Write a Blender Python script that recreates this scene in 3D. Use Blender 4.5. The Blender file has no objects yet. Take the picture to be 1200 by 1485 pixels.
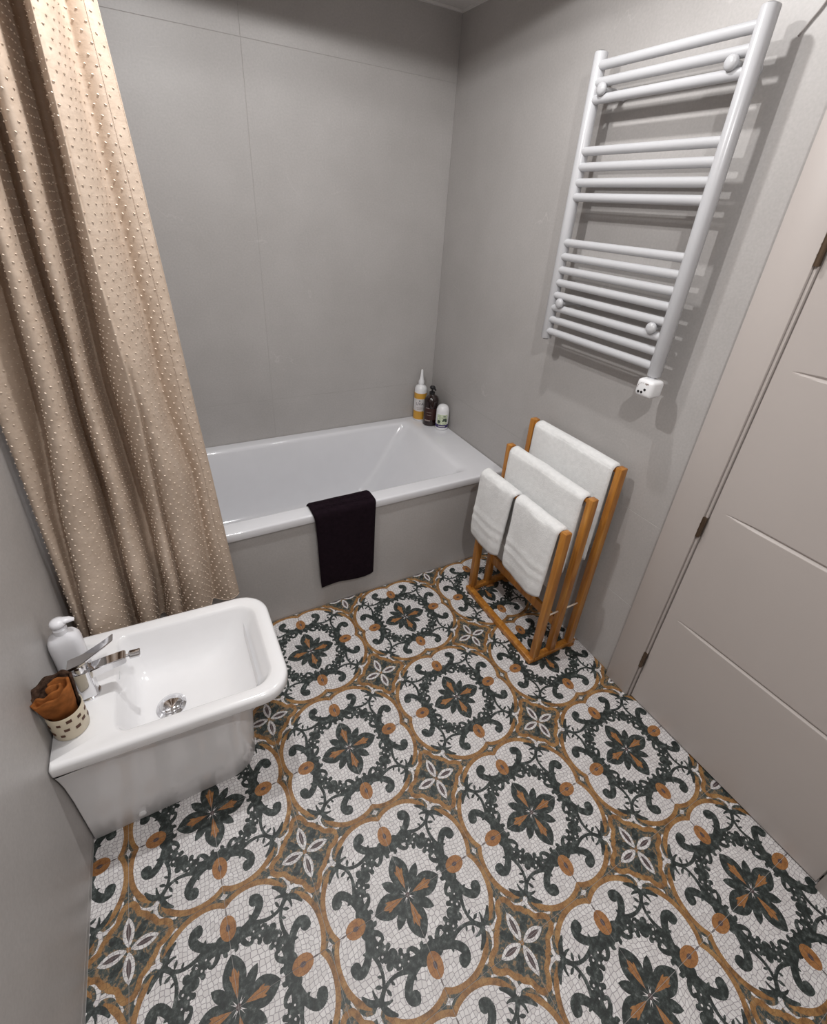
import bpy, bmesh, math, random
import numpy as np
from mathutils import Vector, Matrix
from mathutils.geometry import delaunay_2d_cdt

random.seed(7)
PI = math.pi
scene = bpy.context.scene
COL = scene.collection

# ------------------------------------------------------------------ camera
cam_data = bpy.data.cameras.new('camera')
cam = bpy.data.objects.new('camera', cam_data)
COL.objects.link(cam)
F_PX = 676.07
cam_data.sensor_fit = 'AUTO'
cam_data.sensor_width = 36.0
cam_data.lens = F_PX / 1485.0 * 36.0
cam_data.shift_x = -5.517 / 1485.0
cam_data.shift_y = -74.45 / 1485.0
cam_data.clip_start = 0.01
Rm = ((0.87841794, -0.47357478, 0.06410039),
      (-0.17729453, -0.4475002, -0.87653307),
      (0.44378889, 0.75859772, -0.47705441))
right, down, fwd = (Vector(r) for r in Rm)
cam.matrix_world = Matrix(((right.x, -down.x, -fwd.x, -1.41095),
                           (right.y, -down.y, -fwd.y, -2.30407),
                           (right.z, -down.z, -fwd.z, 1.64848),
                           (0, 0, 0, 1)))
scene.camera = cam

# ------------------------------------------------------------------ world, lamps, exposure
world = bpy.data.worlds.new('world')
scene.world = world
world.use_nodes = True
world.node_tree.nodes['Background'].inputs[0].default_value = (1, 0.96, 0.92, 1)
world.node_tree.nodes['Background'].inputs[1].default_value = 0.15
LAMPS = [(-0.55, -1.18, 21.5), (-1.25, -1.14, 43.0), (-1.10, -2.40, 54.0)]  # last lamp is an unseen fill, added to brighten the tub front
LAMP_COLOUR = (1.0, 0.990, 0.983)
EXPOSURE = 0.22
vs = scene.view_settings
vs.view_transform = 'Standard'
vs.look = 'None'
vs.gamma = 1.0
vs.use_curve_mapping = False
vs.exposure = EXPOSURE

# room measures (metres): right wall x=0, back wall y=0, floor z=0
XL = -1.825
YF = -3.05
ZC = 2.405
TUB_Y = -0.756
P = 0.44
OX, OY = -0.85948, -1.19619       # a star of the floor pattern

# ------------------------------------------------------------------ materials
def mat(name):
    m = bpy.data.materials.new(name)
    m.use_nodes = True
    nt = m.node_tree
    b = nt.nodes['Principled BSDF']
    return m, nt, b

def N(nt, kind, **kw):
    n = nt.nodes.new(kind)
    for k, v in kw.items():
        if k.startswith('i_'):
            key = k[2:]
            key = int(key) if key.isdigit() else key.replace('_', ' ')
            n.inputs[key].default_value = v
        else:
            setattr(n, k, v)
    return n

def L(nt, a, b):
    nt.links.new(a, b)

def ramp(nt, fac, stops):
    r = nt.nodes.new('ShaderNodeValToRGB')
    e = r.color_ramp.elements
    while len(e) < len(stops):
        e.new(0.5)
    for el, (p_, c) in zip(e, stops):
        el.position = p_
        el.color = (*c, 1)
    L(nt, fac, r.inputs[0])
    return r.outputs[0]

def srgb(r, g, b):
    f = lambda c: (c / 255 / 12.92) if c / 255 <= 0.04045 else ((c / 255 + 0.055) / 1.055) ** 2.4
    return (f(r), f(g), f(b))

def pos(nt, object_space=False):
    if object_space:
        return nt.nodes.new('ShaderNodeTexCoord').outputs['Object']
    return nt.nodes.new('ShaderNodeNewGeometry').outputs['Position']

def bump(nt, b, height, strength, dist):
    bp = N(nt, 'ShaderNodeBump')
    bp.inputs['Strength'].default_value = strength
    bp.inputs['Distance'].default_value = dist
    L(nt, height, bp.inputs['Height'])
    L(nt, bp.outputs[0], b.inputs['Normal'])

def plain(name, col, rough=0.5, metal=0.0, coat=0.0, var=0.05, scale=18.0, spec=0.5):
    m, nt, b = mat(name)
    n = N(nt, 'ShaderNodeTexNoise', i_Scale=scale, i_Detail=4.0)
    L(nt, pos(nt), n.inputs['Vector'])
    c = ramp(nt, n.outputs['Fac'], [(0.3, tuple(x * (1 - var) for x in col)), (0.7, tuple(min(1, x * (1 + var)) for x in col))])
    L(nt, c, b.inputs['Base Color'])
    b.inputs['Roughness'].default_value = rough
    b.inputs['Metallic'].default_value = metal
    b.inputs['Coat Weight'].default_value = coat
    b.inputs['Specular IOR Level'].default_value = spec
    return m

def wall_material():
    m, nt, b = mat('grey_stone_tile')
    p_ = pos(nt)
    n1 = N(nt, 'ShaderNodeTexNoise', i_Scale=2.2, i_Detail=8.0, i_Roughness=0.62)
    L(nt, p_, n1.inputs['Vector'])
    base = ramp(nt, n1.outputs['Fac'], [(0.28, (0.385, 0.366, 0.354)), (0.75, (0.465, 0.445, 0.433))])
    # fine cloth-like grain
    n2 = N(nt, 'ShaderNodeTexNoise', i_Scale=140.0, i_Detail=3.0)
    L(nt, p_, n2.inputs['Vector'])
    g = ramp(nt, n2.outputs['Fac'], [(0.3, (0.94, 0.94, 0.94)), (0.7, (1.04, 1.04, 1.04))])
    mx = N(nt, 'ShaderNodeMix', data_type='RGBA', blend_type='MULTIPLY')
    mx.inputs[0].default_value = 1
    L(nt, base, mx.inputs[6]); L(nt, g, mx.inputs[7])
    # a few thin pale veins
    w = N(nt, 'ShaderNodeTexNoise', i_Scale=1.6, i_Detail=5.0, i_Distortion=1.2)
    mp = N(nt, 'ShaderNodeMapping')
    mp.inputs['Rotation'].default_value = (0.4, 0.5, 0.6)
    L(nt, p_, mp.inputs[0]); L(nt, mp.outputs[0], w.inputs['Vector'])
    vein = ramp(nt, w.outputs['Fac'], [(0.4975, (0, 0, 0)), (0.5, (1, 1, 1)), (0.5025, (0, 0, 0))])
    n3 = N(nt, 'ShaderNodeTexNoise', i_Scale=5.0)
    L(nt, p_, n3.inputs['Vector'])
    msk = ramp(nt, n3.outputs['Fac'], [(0.55, (0, 0, 0)), (0.72, (0.4, 0.4, 0.4))])
    mm = N(nt, 'ShaderNodeMix', data_type='RGBA', blend_type='MULTIPLY')
    mm.inputs[0].default_value = 1
    L(nt, vein, mm.inputs[6]); L(nt, msk, mm.inputs[7])
    mv = N(nt, 'ShaderNodeMix', data_type='RGBA')
    L(nt, mm.outputs[2], mv.inputs[0]); L(nt, mx.outputs[2], mv.inputs[6])
    mv.inputs[7].default_value = (0.62, 0.6, 0.58, 1)
    L(nt, mv.outputs[2], b.inputs['Base Color'])
    b.inputs['Roughness'].default_value = 0.42
    bump(nt, b, n2.outputs['Fac'], 0.08, 0.002)
    return m

def tesserae(nt, scale, colour_a, colour_b, line, width):
    p_ = pos(nt)
    wob = N(nt, 'ShaderNodeTexNoise', i_Scale=7.0, i_Detail=1.0)
    L(nt, p_, wob.inputs['Vector'])
    add = N(nt, 'ShaderNodeMixRGB') if False else N(nt, 'ShaderNodeVectorMath', operation='MULTIPLY_ADD')
    L(nt, wob.outputs['Color'], add.inputs[0])
    add.inputs[1].default_value = (0.05, 0.05, 0)
    L(nt, p_, add.inputs[2])
    v = N(nt, 'ShaderNodeTexVoronoi', feature='DISTANCE_TO_EDGE', voronoi_dimensions='2D', i_Scale=scale, i_Randomness=0.5)
    L(nt, add.outputs[0], v.inputs['Vector'])
    vc = N(nt, 'ShaderNodeTexVoronoi', feature='F1', voronoi_dimensions='2D', i_Scale=scale, i_Randomness=0.5)
    L(nt, add.outputs[0], vc.inputs['Vector'])
    sep = N(nt, 'ShaderNodeSeparateColor')
    L(nt, vc.outputs['Color'], sep.inputs[0])
    c = ramp(nt, sep.outputs[0], [(0.0, colour_a), (1.0, colour_b)])
    mk = ramp(nt, v.outputs['Distance'], [(width * 0.5, (1, 1, 1)), (width, (0, 0, 0))])
    mx = N(nt, 'ShaderNodeMix', data_type='RGBA')
    L(nt, mk, mx.inputs[0]); L(nt, c, mx.inputs[6])
    mx.inputs[7].default_value = (*line, 1)
    return mx.outputs[2]

def floor_white():
    m, nt, b = mat('mosaic_white')
    c = tesserae(nt, 94.0, (0.60, 0.575, 0.57), (0.74, 0.72, 0.715), (0.32, 0.295, 0.31), 0.085)
    L(nt, c, b.inputs['Base Color'])
    b.inputs['Roughness'].default_value = 0.5
    return m

def mottled(name, stops, scale=75.0, line=(0.03, 0.035, 0.035), rough=0.5):
    m, nt, b = mat(name)
    p_ = pos(nt)
    n = N(nt, 'ShaderNodeTexNoise', i_Scale=scale, i_Detail=5.0, i_Roughness=0.7)
    L(nt, p_, n.inputs['Vector'])
    c = ramp(nt, n.outputs['Fac'], stops)
    v = N(nt, 'ShaderNodeTexVoronoi', feature='DISTANCE_TO_EDGE', voronoi_dimensions='2D', i_Scale=82.0, i_Randomness=0.5)
    L(nt, p_, v.inputs['Vector'])
    mk = ramp(nt, v.outputs['Distance'], [(0.02, (0.45, 0.45, 0.45)), (0.08, (0, 0, 0))])
    mx = N(nt, 'ShaderNodeMix', data_type='RGBA')
    L(nt, mk, mx.inputs[0]); L(nt, c, mx.inputs[6])
    mx.inputs[7].default_value = (*line, 1)
    L(nt, mx.outputs[2], b.inputs['Base Color'])
    b.inputs['Roughness'].default_value = rough
    return m

def wood_material():
    m, nt, b = mat('bamboo')
    tc = pos(nt)
    mp = N(nt, 'ShaderNodeMapping')
    mp.inputs['Scale'].default_value = (60, 60, 5)
    L(nt, tc, mp.inputs[0])
    n = N(nt, 'ShaderNodeTexNoise', i_Scale=1.0, i_Detail=5.0, i_Distortion=0.4)
    L(nt, mp.outputs[0], n.inputs['Vector'])
    c = ramp(nt, n.outputs['Fac'], [(0.25, (0.27, 0.090, 0.012)), (0.55, (0.45, 0.185, 0.030)), (0.8, (0.60, 0.30, 0.065))])
    L(nt, c, b.inputs['Base Color'])
    b.inputs['Roughness'].default_value = 0.38
    b.inputs['Coat Weight'].default_value = 0.25
    return m

def terry(name, col, var=0.12, rough=0.95):
    m, nt, b = mat(name)
    p_ = pos(nt)
    v = N(nt, 'ShaderNodeTexVoronoi', i_Scale=420.0)
    L(nt, p_, v.inputs['Vector'])
    n = N(nt, 'ShaderNodeTexNoise', i_Scale=60.0, i_Detail=4.0)
    L(nt, p_, n.inputs['Vector'])
    c = ramp(nt, n.outputs['Fac'], [(0.3, tuple(x * (1 - var) for x in col)), (0.7, tuple(min(1.0, x * (1 + var * 0.4)) for x in col))])
    L(nt, c, b.inputs['Base Color'])
    b.inputs['Roughness'].default_value = rough
    b.inputs['Sheen Weight'].default_value = 0.2 if col[0] > .1 else 0.0
    b.inputs['Specular IOR Level'].default_value = 0.1
    ad = N(nt, 'ShaderNodeMath', operation='MULTIPLY_ADD')
    L(nt, n.outputs['Fac'], ad.inputs[0]); ad.inputs[1].default_value = 1.6
    L(nt, v.outputs['Distance'], ad.inputs[2])
    bump(nt, b, ad.outputs[0], 0.45, 0.003)
    return m

def curtain_material():
    m, nt, b = mat('curtain_satin')
    p_ = pos(nt)
    n = N(nt, 'ShaderNodeTexNoise', i_Scale=26.0, i_Detail=6.0, i_Roughness=0.65)
    mp = N(nt, 'ShaderNodeMapping')
    mp.inputs['Scale'].default_value = (1, 1, 1.6)
    L(nt, p_, mp.inputs[0]); L(nt, mp.outputs[0], n.inputs['Vector'])
    c = ramp(nt, n.outputs['Fac'], [(0.3, (0.49, 0.385, 0.30)), (0.7, (0.60, 0.485, 0.39))])
    L(nt, c, b.inputs['Base Color'])
    b.inputs['Roughness'].default_value = 0.40
    b.inputs['Specular IOR Level'].default_value = 0.5
    b.inputs['Sheen Weight'].default_value = 0.03
    b.inputs['Sheen Roughness'].default_value = 0.4
    bump(nt, b, n.outputs['Fac'], 0.35, 0.006)
    tr = N(nt, 'ShaderNodeBsdfTranslucent')
    tr.inputs[0].default_value = (0.62, 0.36, 0.2, 1)
    ms = N(nt, 'ShaderNodeMixShader')
    ms.inputs[0].default_value = 0.10
    out = nt.nodes['Material Output']
    L(nt, b.outputs[0], ms.inputs[1]); L(nt, tr.outputs[0], ms.inputs[2])
    L(nt, ms.outputs[0], out.inputs[0])
    return m

M = dict(
    wall=wall_material(),
    grout=plain('grout', (0.40, 0.38, 0.37), 0.9, scale=90),
    ceiling=plain('ceiling_paint', (0.70, 0.68, 0.66), 0.9, scale=5),
    mosaic=floor_white(),
    green=mottled('mosaic_green', [(0.36, (0.007, 0.011, 0.010)), (0.48, (0.017, 0.024, 0.022)), (0.57, (0.050, 0.062, 0.058)), (0.66, (0.12, 0.135, 0.128)), (0.74, (0.28, 0.29, 0.28))], 70.0),
    ochre=mottled('mosaic_ochre', [(0.30, (0.075, 0.040, 0.016)), (0.46, (0.27, 0.130, 0.042)), (0.6, (0.36, 0.20, 0.072)), (0.75, (0.46, 0.29, 0.13))], 34.0, (0.10, 0.05, 0.02)),
    rose=mottled('mosaic_rose', [(0.25, (0.18, 0.068, 0.022)), (0.5, (0.33, 0.145, 0.045)), (0.75, (0.42, 0.21, 0.08))], 60.0, (0.10, 0.045, 0.02)),
    mottle=mottled('mosaic_speckle', [(0.34, (0.018, 0.027, 0.024)), (0.50, (0.06, 0.075, 0.068)), (0.58, (0.30, 0.18, 0.085)), (0.68, (0.09, 0.10, 0.09)), (0.78, (0.52, 0.48, 0.43))], 95.0),
    plum=mottled('mosaic_plum', [(0.3, (0.045, 0.03, 0.035)), (0.7, (0.13, 0.085, 0.085))], 80.0),
    porcelain=plain('white_porcelain', (0.86, 0.857, 0.867), 0.15, coat=0.0, var=0.01),
    enamel=plain('white_enamel', (0.72, 0.72, 0.745), 0.10, coat=0.3, var=0.01),
    radiator=plain('white_radiator_paint', (0.50, 0.50, 0.515), 0.28, var=0.01),
    chrome=plain('chrome', (0.78, 0.78, 0.80), 0.07, metal=1.0, var=0.02),
    dark_gap=plain('dark_recess', (0.015, 0.014, 0.013), 0.8),
    black=plain('black_plastic', (0.010, 0.009, 0.010), 0.35),
    white_plastic=plain('white_plastic', (0.80, 0.80, 0.81), 0.3, var=0.01),
    door=plain('taupe_lacquer', (0.475, 0.43, 0.405), 0.4, var=0.02, scale=3),
    hinge=plain('bronze_hinge', (0.16, 0.115, 0.08), 0.35, metal=0.9),
    wood=wood_material(),
    terry=terry('white_terry', (0.84, 0.84, 0.835), 0.06),
    dark_terry=terry('aubergine_terry', (0.012, 0.006, 0.010), 0.3, 0.9),
    curtain=curtain_material(),
    tuft=plain('cream_thread', (0.78, 0.66, 0.54), 0.8, var=0.08, scale=60),
    yellow=plain('yellow_label', (0.62, 0.33, 0.05), 0.35),
    paper=plain('pale_label', (0.66, 0.63, 0.63), 0.5),
    ink=plain('dark_print', (0.06, 0.05, 0.06), 0.6),
    amber=plain('dark_amber', (0.014, 0.004, 0.0035), 0.12, coat=0.5),
    amber_label=plain('dark_red_print', (0.035, 0.008, 0.006), 0.4),
    greyprint=plain('grey_print', (0.30, 0.24, 0.22), 0.5),
    purple=plain('purple_print', (0.045, 0.03, 0.13), 0.4),
    leafprint=plain('pale_green_print', (0.56, 0.62, 0.45), 0.5, var=0.35, scale=160),
    leafdark=plain('dark_green_print', (0.05, 0.075, 0.05), 0.5),
    cream=plain('cream_ceramic', (0.66, 0.58, 0.44), 0.35, var=0.03),
    brownhole=plain('brown_hole', (0.085, 0.030, 0.012), 0.6),
    suede=plain('rust_suede', (0.25, 0.085, 0.022), 0.85, var=0.3, scale=45, spec=0.15),
    fur=plain('dark_brown_pile', (0.055, 0.032, 0.022), 0.95, var=0.6, scale=110, spec=0.1),
    soapplastic=plain('soap_white', (0.80, 0.80, 0.83), 0.28, var=0.01),
    cord=plain('grey_cord', (0.26, 0.235, 0.225), 0.6),
)
lm, lnt, lb = mat('lamp_lens')
lb.inputs['Emission Color'].default_value = (1, 0.95, 0.9, 1)
lb.inputs['Emission Strength'].default_value = 6.0
M['lens'] = lm

# ------------------------------------------------------------------ builders
def tag(o, label=None, cat=None, group=None, kind=None):
    if label: o['label'] = label
    if cat: o['category'] = cat
    if group: o['group'] = group
    if kind: o['kind'] = kind
    return o

def empty(name, loc=(0, 0, 0), rz=0.0, **kw):
    o = bpy.data.objects.new(name, None)
    o.empty_display_size = 0.05
    COL.objects.link(o)
    o.location = loc
    o.rotation_euler = (0, 0, rz)
    return tag(o, **kw)

def link(name, me, parent=None, loc=None):
    o = bpy.data.objects.new(name, me)
    COL.objects.link(o)
    if parent is not None:
        o.parent = parent
    if loc is not None:
        o.location = loc
    return o

def obj(name, bm, m, parent=None, smooth=False, loc=None, angle=None):
    bmesh.ops.recalc_face_normals(bm, faces=bm.faces)
    me = bpy.data.meshes.new(name)
    bm.to_mesh(me)
    bm.free()
    for x in (m if isinstance(m, (list, tuple)) else [m]):
        me.materials.append(x)
    if smooth:
        for f in me.polygons:
            f.use_smooth = True
        if angle:
            me.set_sharp_from_angle(angle=angle)
    return link(name, me, parent, loc)

def box(bm, x0, x1, y0, y1, z0, z1, bev=0.0, seg=2):
    vs_ = [bm.verts.new((x, y, z)) for x in (x0, x1) for y in (y0, y1) for z in (z0, z1)]
    fs = [(0, 1, 3, 2), (4, 6, 7, 5), (0, 4, 5, 1), (2, 3, 7, 6), (0, 2, 6, 4), (1, 5, 7, 3)]
    faces = [bm.faces.new([vs_[i] for i in f]) for f in fs]
    if bev:
        es = list({e for f in faces for e in f.edges})
        bmesh.ops.bevel(bm, geom=es, offset=bev, segments=seg, affect='EDGES', profile=0.5)
    return bm

def bx(name, m, parent, x0, x1, y0, y1, z0, z1, bev=0.0, seg=2):
    bm = bmesh.new()
    box(bm, x0, x1, y0, y1, z0, z1, bev, seg)
    return obj(name, bm, m, parent, smooth=bev > 0, angle=0.7)

def lathe(bm, prof, n=32, cx=0, cy=0, sx=1.0, sy=1.0, cap=True):
    rings = []
    for r, z in prof:
        rings.append([bm.verts.new((cx + sx * r * math.cos(2 * PI * k / n), cy + sy * r * math.sin(2 * PI * k / n), z)) for k in range(n)])
    for a, b in zip(rings, rings[1:]):
        for k in range(n):
            bm.faces.new((a[k], a[(k + 1) % n], b[(k + 1) % n], b[k]))
    if cap:
        bm.faces.new(rings[0][::-1])
        bm.faces.new(rings[-1])
    return bm

def tube(bm, pts, r, n=12, cap=True, squash=1.0):
    pts = [Vector(p_) for p_ in pts]
    rs = r if isinstance(r, (list, tuple)) else [r] * len(pts)
    rings = []
    up = None
    for i, p_ in enumerate(pts):
        t = (pts[min(i + 1, len(pts) - 1)] - pts[max(i - 1, 0)]).normalized()
        if up is None:
            up = Vector((0, 0, 1)) if abs(t.z) < 0.9 else Vector((1, 0, 0))
        u = t.cross(up).normalized()
        v = u.cross(t).normalized()
        up = v
        rings.append([bm.verts.new(p_ + rs[i] * (math.cos(2 * PI * k / n) * u + squash * math.sin(2 * PI * k / n) * v)) for k in range(n)])
    for a, b in zip(rings, rings[1:]):
        for k in range(n):
            bm.faces.new((a[k], a[(k + 1) % n], b[(k + 1) % n], b[k]))
    if cap:
        bm.faces.new(rings[0][::-1])
        bm.faces.new(rings[-1])
    return bm

def loft(bm, loops, cap0=True, cap1=True):
    rings = [[bm.verts.new(p_) for p_ in lp] for lp in loops]
    n = len(rings[0])
    for a, b in zip(rings, rings[1:]):
        for k in range(n):
            bm.faces.new((a[k], a[(k + 1) % n], b[(k + 1) % n], b[k]))
    if cap0: bm.faces.new(rings[0][::-1])
    if cap1: bm.faces.new(rings[-1])
    return bm

def rrect(x0, x1, y0, y1, z, radii, seg=8, skew=0.0, side=6):
    """rounded rectangle loop; radii = corners (x1y1, x0y1, x0y0, x1y0); always the same number of points"""
    cs = [(x1, y1, -1, -1, 0), (x0, y1, 1, -1, PI / 2), (x0, y0, 1, 1, PI), (x1, y0, -1, 1, 1.5 * PI)]
    out = []
    arcs = []
    for (cx, cy, sx, sy, a0), r in zip(cs, radii):
        r = max(r, 1e-4)
        ox, oy = cx + sx * r, cy + sy * r
        arcs.append([(ox + r * math.cos(a0 + PI / 2 * k / seg), oy + r * math.sin(a0 + PI / 2 * k / seg)) for k in range(seg + 1)])
    for i in range(4):
        a, b = arcs[i], arcs[(i + 1) % 4]
        out += a
        for k in range(1, side):
            t = k / side
            out.append((a[-1][0] * (1 - t) + b[0][0] * t, a[-1][1] * (1 - t) + b[0][1] * t))
    return [Vector((x, y + skew * (x - XL), z)) for x, y in out]

def spline(pts, n=8):
    """Catmull-Rom through points of any dimension"""
    p_ = [np.array(q, float) for q in pts]
    p_ = [2 * p_[0] - p_[1]] + p_ + [2 * p_[-1] - p_[-2]]
    out = []
    for i in range(1, len(p_) - 2):
        for k in range(n):
            t = k / n
            a, b, c, d = p_[i - 1:i + 3]
            out.append(0.5 * (2 * b + (c - a) * t + (2 * a - 5 * b + 4 * c - d) * t * t + (3 * b - a - 3 * c + d) * t ** 3))
    out.append(p_[-2])
    return out

def interp(z, table):
    zs = [t[0] for t in table]
    return float(np.interp(z, zs, [t[1] for t in table]))

# ================================================================== STRUCTURE
# ---- walls with large stone tiles
def wall_tiles(parent, axis, rects, face):
    """rects of (a0, a1, z0, z1); axis 'x' = wall normal along x"""
    g = 0.0005
    for a0, a1, z0, z1 in rects:
        bm = bmesh.new()
        f0, f1 = sorted(face)
        if axis == 'x':
            box(bm, f0, f1, a0 + g, a1 - g, z0 + g, z1 - g, 0.0006, 1)
        else:
            box(bm, a0 + g, a1 - g, f0, f1, z0 + g, z1 - g, 0.0006, 1)
        obj('tile', bm, M['wall'], parent)

T = 0.009
wb = tag(bx('wall_back', M['grout'], None, XL - 0.1, 0.1, 0.0009, 0.12, -0.05, ZC + 0.05), kind='structure')
rows = [0.0, 0.024, 0.734, 2.155, ZC]
wall_tiles(wb, 'y', [(a, b, rows[i], rows[i + 1]) for i in range(1, 4) for a, b in ((XL, -0.947), (-0.947, 0.0))], (0, T))

DY0, DY1 = -1.66, -2.43            # opening behind the door casing
wr = tag(bx('wall_right', M['grout'], None, 0.0009, 0.12, DY0, 0.12, -0.05, ZC + 0.05), kind='structure')
rowsr = [0.0, 0.361, 0.727, ZC]
wall_tiles(wr, 'x', [(DY0, 0.0, rowsr[i], rowsr[i + 1]) for i in range(3)], (0, T))
bx('lintel', M['grout'], wr, T * 0.3, 0.12, DY1, DY0, 2.10, ZC + 0.05)
bx('pier', M['grout'], wr, T * 0.3, 0.12, YF - 0.1, DY1, -0.05, ZC + 0.05)
wall_tiles(wr, 'x', [(YF, DY1, rowsr[i], rowsr[i + 1]) for i in range(3)] + [(DY1, DY0, 2.155, ZC)], (0, T))

wl = tag(bx('wall_left', M['grout'], None, XL - 0.12, XL - 0.0009, YF - 0.1, 0.12, -0.05, ZC + 0.05), kind='structure')
wall_tiles(wl, 'x', [(YF, 0.0, 0.024, 2.155), (YF, 0.0, 2.155, ZC)], (XL - T, XL))
wall_tiles(wl, 'x', [(YF, 0.0, 0.0, 0.024)], (XL - T, XL))
wf = tag(bx('wall_front', M['grout'], None, XL - 0.1, 0.1, YF - 0.12, YF - T * 0.3, -0.05, ZC + 0.05), kind='structure')
wall_tiles(wf, 'y', [(a, b, rows[i], rows[i + 1]) for i in range(1, 4) for a, b in ((XL, -0.9), (-0.9, 0.0))], (YF - T, YF))
tag(bx('ceiling', M['ceiling'], None, XL - 0.12, 0.12, YF - 0.12, 0.12, ZC, ZC + 0.1), kind='structure')
tag(bx('trim_1', M['ceiling'], None, -0.012, -0.0005, YF, -0.013, ZC - 0.010, ZC - 0.0005), kind='structure')
tag(bx('trim_2', M['ceiling'], None, XL + 0.001, -0.0005, -0.012, -0.0005, ZC - 0.010, ZC - 0.0005), kind='structure')

# ---- patterned floor: quarter-rosette printed tiles
W_, O_, G_, K_, R_, U_ = 0, 1, 2, 3, 4, 5      # white, ochre, green, speckle, rose, plum

def stroke_faces(pts, mi, n=7, cap=True):
    """pts: (a, b, halfwidth); a band made of quads and round joints"""
    s = spline(pts, n)
    faces = []
    for i in range(len(s) - 1):
        a, b = s[i], s[i + 1]
        d = np.array([b[0] - a[0], b[1] - a[1]])
        l = np.hypot(*d)
        if l < 1e-6: continue
        nrm = np.array([-d[1], d[0]]) / l
        wa, wb_ = max(a[2], 0.0012), max(b[2], 0.0012)
        faces.append(([a[:2] + nrm * wa, a[:2] - nrm * wa, b[:2] - nrm * wb_, b[:2] + nrm * wb_], mi))
    step = max(1, n // 3)
    for i in range(0, len(s), step):
        if s[i][2] > 0.006:
            faces.append(disc(s[i][0], s[i][1], s[i][2], mi, 9))
    if cap:
        for e in (s[0], s[-1]):
            if e[2] > 0.004:
                faces.append(disc(e[0], e[1], e[2], mi, 10))
    return faces

def disc(x, y, r, mi, n=14, rx=None):
    rx = rx or r
    return ([np.array([x + rx * math.cos(2 * PI * k / n + 0.2), y + r * math.sin(2 * PI * k / n + 0.2)]) for k in range(n)], mi)

def lens(x0, y0, x1, y1, w, mi, n=8, skew=0.5):
    a, b = np.array([x0, y0]), np.array([x1, y1])
    d = b - a
    nr = np.array([-d[1], d[0]]) / np.hypot(*d)
    up, dn = [], []
    for k in range(n + 1):
        t = k / n
        tt = t ** (math.log(0.5) / math.log(skew))
        h = w * math.sin(PI * tt) ** 0.8 if 0 < t < 1 else 0
        up.append(a + d * t + nr * h)
        if 0 < k < n: dn.append(a + d * t - nr * h)
    return (up + dn[::-1], mi)

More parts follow.
